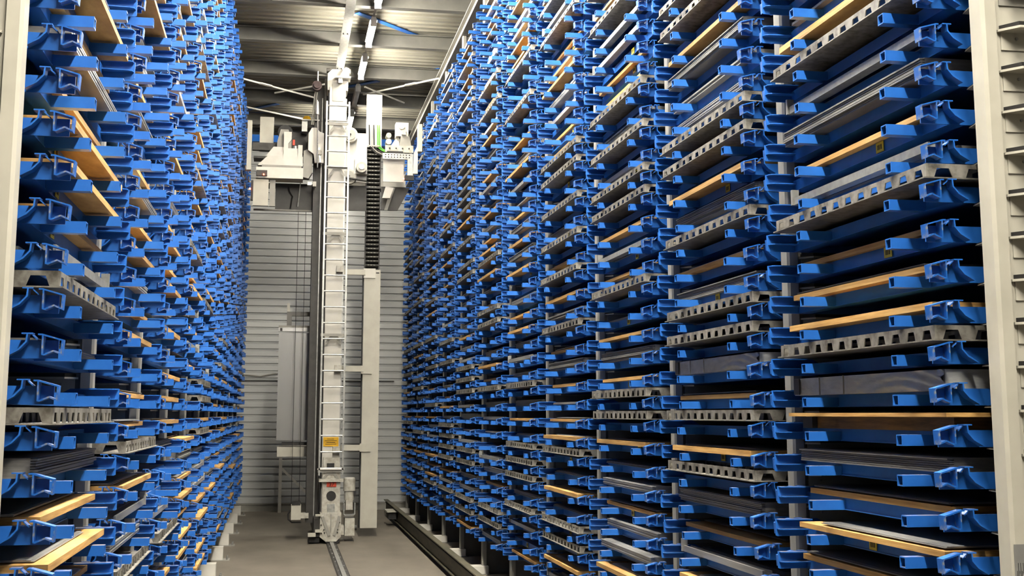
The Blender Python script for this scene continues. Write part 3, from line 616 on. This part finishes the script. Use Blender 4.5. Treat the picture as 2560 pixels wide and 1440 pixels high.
# lifting carriage
lc = C('lifting_carriage', MB().box(-.56, .28, 22.35, 22.75, 6.42, 6.62), M_WHITE)
def K(n, b, m, sm=False): return C(n, b, m, lc, sm)
K('upper_fascia', MB().prism([(-.54, 6.66), (.27, 6.66), (.27, 6.84), (-.36, 6.84)], 'y', 22.40, 22.7), M_WHITE)
K('fascia_groove', MB().box(-.46, .25, 22.39, 22.40, 6.62, 6.67), M_GREY)
K('sloped_panel', MB().prism([(-.40, 6.84), (.0, 6.84), (.0, 7.02), (-.26, 7.02)], 'y', 22.45, 22.7), M_WHITE)
K('upright_plate', MB().prism([(-.08, 6.82), (.0, 6.82), (.0, 7.08), (.06, 7.16), (.06, 7.30), (-.08, 7.30)], 'y', 22.42, 22.46), M_WHITE)
K('upright_plate', MB().box(.18, .26, 22.42, 22.5, 6.82, 7.06), M_WHITE)
K('motor_deck', MB().box(.0, .18, 22.45, 22.7, 6.84, 7.0), M_WHITE)
K('guide_arm', MB().box(-.73, -.65, 22.3, 22.45, 6.55, 7.46), M_CREAM); K('guide_arm', MB().box(-.52, -.27, 22.75, 22.85, 7.0, 7.64), M_CREAM)
K('hoist_motor', MB().prism([(-.20, 6.98), (.06, 6.98), (.06, 7.15), (-.0, 7.36), (-.14, 7.36), (-.20, 7.12)], 'y', 22.5, 22.9), M_GREY)
K('belt_wheel', MB().cyl((-.06, 7.34), .135, 'y', 22.62, 22.74, 24), M_BLACK, True)
K('belt_wheel', MB().cyl((.18, 7.12), .17, 'y', 22.75, 22.85, 24), M_BLACK, True)
K('roller_bar', MB().box(-.64, -.16, 22.6, 22.7, 6.98, 7.12), M_DARKGREY)
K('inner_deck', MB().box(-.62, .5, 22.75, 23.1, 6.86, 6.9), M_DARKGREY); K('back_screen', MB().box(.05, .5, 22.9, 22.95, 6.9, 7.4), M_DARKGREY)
K('red_valve', MB().box(.08, .12, 22.44, 22.5, 7.06, 7.16), M_RED); K('glossy_drum', MB().cyl((.13, 22.5), .05, 'z', 6.99, 7.05, 14), M_GALV, True)
K('hub_plate', MB().prism([(.36, 6.95), (.36, 7.26), (.42, 7.37), (.50, 7.37), (.56, 7.30), (.64, 7.27), (.64, 6.72), (.48, 6.72), (.46, 6.88)], 'y', 22.3, 22.36), M_WHITE)
K('hub_arch', MB().prism([(.28, 6.46), (.28, 6.95), (.36, 6.98), (.44, 6.88), (.44, 6.55), (.38, 6.44)], 'y', 22.38, 22.6), M_GREY)
K('hub_lever', MB().bar((.55, 22.28, 7.0), (.58, 22.28, 6.72), .03, .03), M_GALV); K('hub_knob', MB().cyl((.57, 6.90), .045, 'y', 22.24, 22.3, 12), M_OLDWHITE, True)
K('ventilated_box', MB().box(.24, .34, 22.6, 22.9, 7.36, 7.56), M_GALV); K('box_shelf', MB().box(.24, .56, 22.55, 22.9, 7.56, 7.58), M_WHITE); K('hard_hat', MB().cyl((.33, 22.75), .10, 'z', 7.58, 7.62, 16, .09).cyl((.33, 22.75), .09, 'z', 7.62, 7.68, 16, .05), M_AMBER, True)
K('skirt_panel', MB().box(-.60, -.33, 22.4, 22.45, 5.92, 6.40), M_CREAM); K('skirt_edge', MB().box(-.31, -.21, 22.45, 22.5, 5.92, 6.40), M_GREY)
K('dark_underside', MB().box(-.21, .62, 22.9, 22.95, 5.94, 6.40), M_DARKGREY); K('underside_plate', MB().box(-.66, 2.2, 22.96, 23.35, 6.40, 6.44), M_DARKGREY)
K('sill_bar', MB().box(-.60, .62, 22.9, 22.97, 5.915, 5.94), M_GREY); K('hanging_hose', MB().tube([(.02, 22.88, 6.36), (.04, 22.88, 6.28), (.10, 22.88, 6.18), (.08, 22.88, 6.05), (.07, 22.88, 5.96)], .016, 6), M_BLACK)
K('hanging_rod', MB().tube([(.24, 22.6, 6.40), (.20, 22.6, 5.95)], .01, 6), M_GALV); K('side_pack', MB().box(-.64, -.60, 22.3, 22.4, 6.0, 6.36), M_BLACK); K('signal_light', MB().cyl((-.655, 6.20), .014, 'y', 22.27, 22.3, 10), M_LED, True)
K('sensor_head', MB().box(-.55, -.36, 22.3, 22.36, 6.45, 6.55), M_DARKGREY); K('signal_light', MB().cyl((-.42, 6.47), .012, 'y', 22.28, 22.30, 10), M_LED, True)
K('fork_prong', MB().box(.36, .44, 22.4, 22.5, 6.32, 6.38), M_GALV); K('fork_prong', MB().box(.46, .52, 22.4, 22.5, 6.30, 6.39), M_WHITE)
K('back_plate', MB().box(1.03, 1.45, 22.75, 22.8, 6.46, 7.40), M_WHITE)
for x, zc, r in ((1.13, 7.34, .14), (1.12, 6.55, .14)):
    K('rope_pulley', MB().cyl((x, zc), r, 'y', 22.62, 22.75, 24), M_OLDWHITE, True); K('pulley_groove', MB().cyl((x, zc), r * .72, 'y', 22.6, 22.62, 24), M_GREY, True); K('pulley_pin', MB().cyl((x, zc), .02, 'y', 22.585, 22.6, 10), M_BLACK, True)
K('side_motor', MB().cyl((1.34, 6.70), .10, 'y', 22.45, 22.75, 20), M_OLDWHITE, True); K('motor_face', MB().cyl((1.34, 6.70), .05, 'y', 22.43, 22.45, 16), M_GALV, True); K('motor_flange', MB().box(1.22, 1.45, 22.6, 22.75, 6.60, 6.88), M_WHITE)
K('slack_belt', MB().bar((1.05, 22.6, 6.52), (1.44, 22.6, 6.47), .1, .02), M_DARKGREY)
K('cross_beam', MB().box(1.03, 2.22, 23.15, 23.4, 6.46, 6.72), M_WHITE)
K('axle_motor', MB().box(1.97, 2.20, 22.5, 22.75, 7.32, 7.58), M_WHITE); K('motor_eye', MB().cyl((2.07, 7.50), .055, 'y', 22.47, 22.5, 16), M_CREAM, True); K('motor_eye', MB().box(2.07, 2.15, 22.45, 22.5, 7.34, 7.43), M_OLDWHITE)
K('axle_gearbox', MB().prism([(2.03, 7.12), (2.26, 7.12), (2.22, 7.32), (2.06, 7.32)], 'y', 22.5, 22.8), M_GREY); K('gear_foot', MB().prism([(1.85, 7.10), (2.04, 7.10), (2.04, 7.34), (1.98, 7.30)], 'y', 22.6, 22.8), M_WHITE)
K('spring_stack', MB().cyl((1.84, 7.22), .055, 'y', 22.55, 22.75, 12).cyl((1.84, 7.34), .05, 'y', 22.55, 22.75, 12), M_OLDWHITE)
hp = K('holed_plate', MB().box(1.77, 2.29, 22.45, 22.5, 7.00, 7.13), M_OLDWHITE)
for x in (1.85, 1.97, 2.09, 2.21): K('plate_hole', MB().cyl((x, 7.075), .014, 'y', 22.44, 22.45, 10), M_BLACK)
K('plate_slot', MB().box(1.80, 2.10, 22.44, 22.45, 6.99, 7.02), M_BLACK)
tr = K('perforated_tray', MB().box(1.72, 2.28, 22.4, 22.46, 6.86, 6.97), M_GALV); K('perforated_tray', MB().box(2.18, 2.28, 22.4, 22.46, 6.55, 6.86), M_GALV)
for i in range(9):
    for j in range(2): K('tray_slot', MB().box(1.76 + .055 * i, 1.785 + .055 * i, 22.395, 22.40, 6.885 + .045 * j, 6.905 + .045 * j), M_DARKGREY)
K('tray_box', MB().box(2.13, 2.30, 22.38, 22.46, 6.47, 6.56), M_BLACK); K('signal_light', MB().cyl((2.11, 6.49), .012, 'y', 22.36, 22.38, 10), M_LED, True)
K('white_panel', MB().box(1.74, 2.12, 22.5, 22.55, 6.45, 6.86), M_WHITE); K('end_bracket', MB().prism([(2.28, 6.6), (2.37, 6.6), (2.37, 7.15), (2.30, 7.0)], 'y', 22.4, 22.5), M_WHITE); K('guide_arm', MB().box(2.36, 2.44, 22.3, 22.45, 7.0, 7.52), M_CREAM)
K('fork_wedge', MB().prism([(1.74, 6.42), (2.28, 6.42), (2.05, 5.98), (1.74, 5.98)], 'y', 22.9, 22.95), M_DARKGREY); K('fork_wedge', MB().prism([(1.92, 6.41), (2.0, 6.41), (1.86, 5.98), (1.80, 5.98)], 'y', 22.88, 22.9), M_GREY)
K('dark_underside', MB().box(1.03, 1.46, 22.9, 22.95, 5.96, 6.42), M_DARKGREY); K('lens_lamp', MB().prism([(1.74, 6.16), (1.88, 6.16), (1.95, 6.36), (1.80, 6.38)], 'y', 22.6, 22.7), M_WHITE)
# lift ropes behind the carriage
for x in (.02 + .20, .36): C('lift_rope', MB().tube([(x, 23.2, 5.95), (x, 23.2, .35)], .005, 6), M_BLACK)
# stand at the back wall
st = thing('service_stand', (.1, 28.9, 0), 'light grey braced stand by the back wall beneath the cabinet', 'stand')
make('leg', MB().box(-.12, -.05, 0, .06, 0, 1.35), M_WHITE, st); make('leg', MB().box(.62, .68, 0, .06, 0, 1.35), M_WHITE, st)
make('top_bar', MB().box(-.14, .72, 0, .07, 1.35, 1.50), M_WHITE, st); make('diagonal_brace', MB().bar((-.06, .03, .98), (.64, .03, .30), .03, .05), M_WHITE, st)
o = make('wall_conduit', MB().box(-1.0, 2.6, 29.36, 29.39, 2.95, 2.975), M_DARKGREY); tag(o, 'thin dark conduit running along the ribbed back wall', 'conduit')
o = make('loose_cable', MB().tube([(-.9, 29.34, 3.10), (-.5, 29.34, 3.06), (-.2, 29.34, 3.12), (.1, 29.34, 3.14)], .018, 6), M_GREY); tag(o, 'grey cable sagging along the back wall near the cabinet', 'cable')
print('cassettes in view', len(order), 'boards', n_wood, 'thin', n_thin)
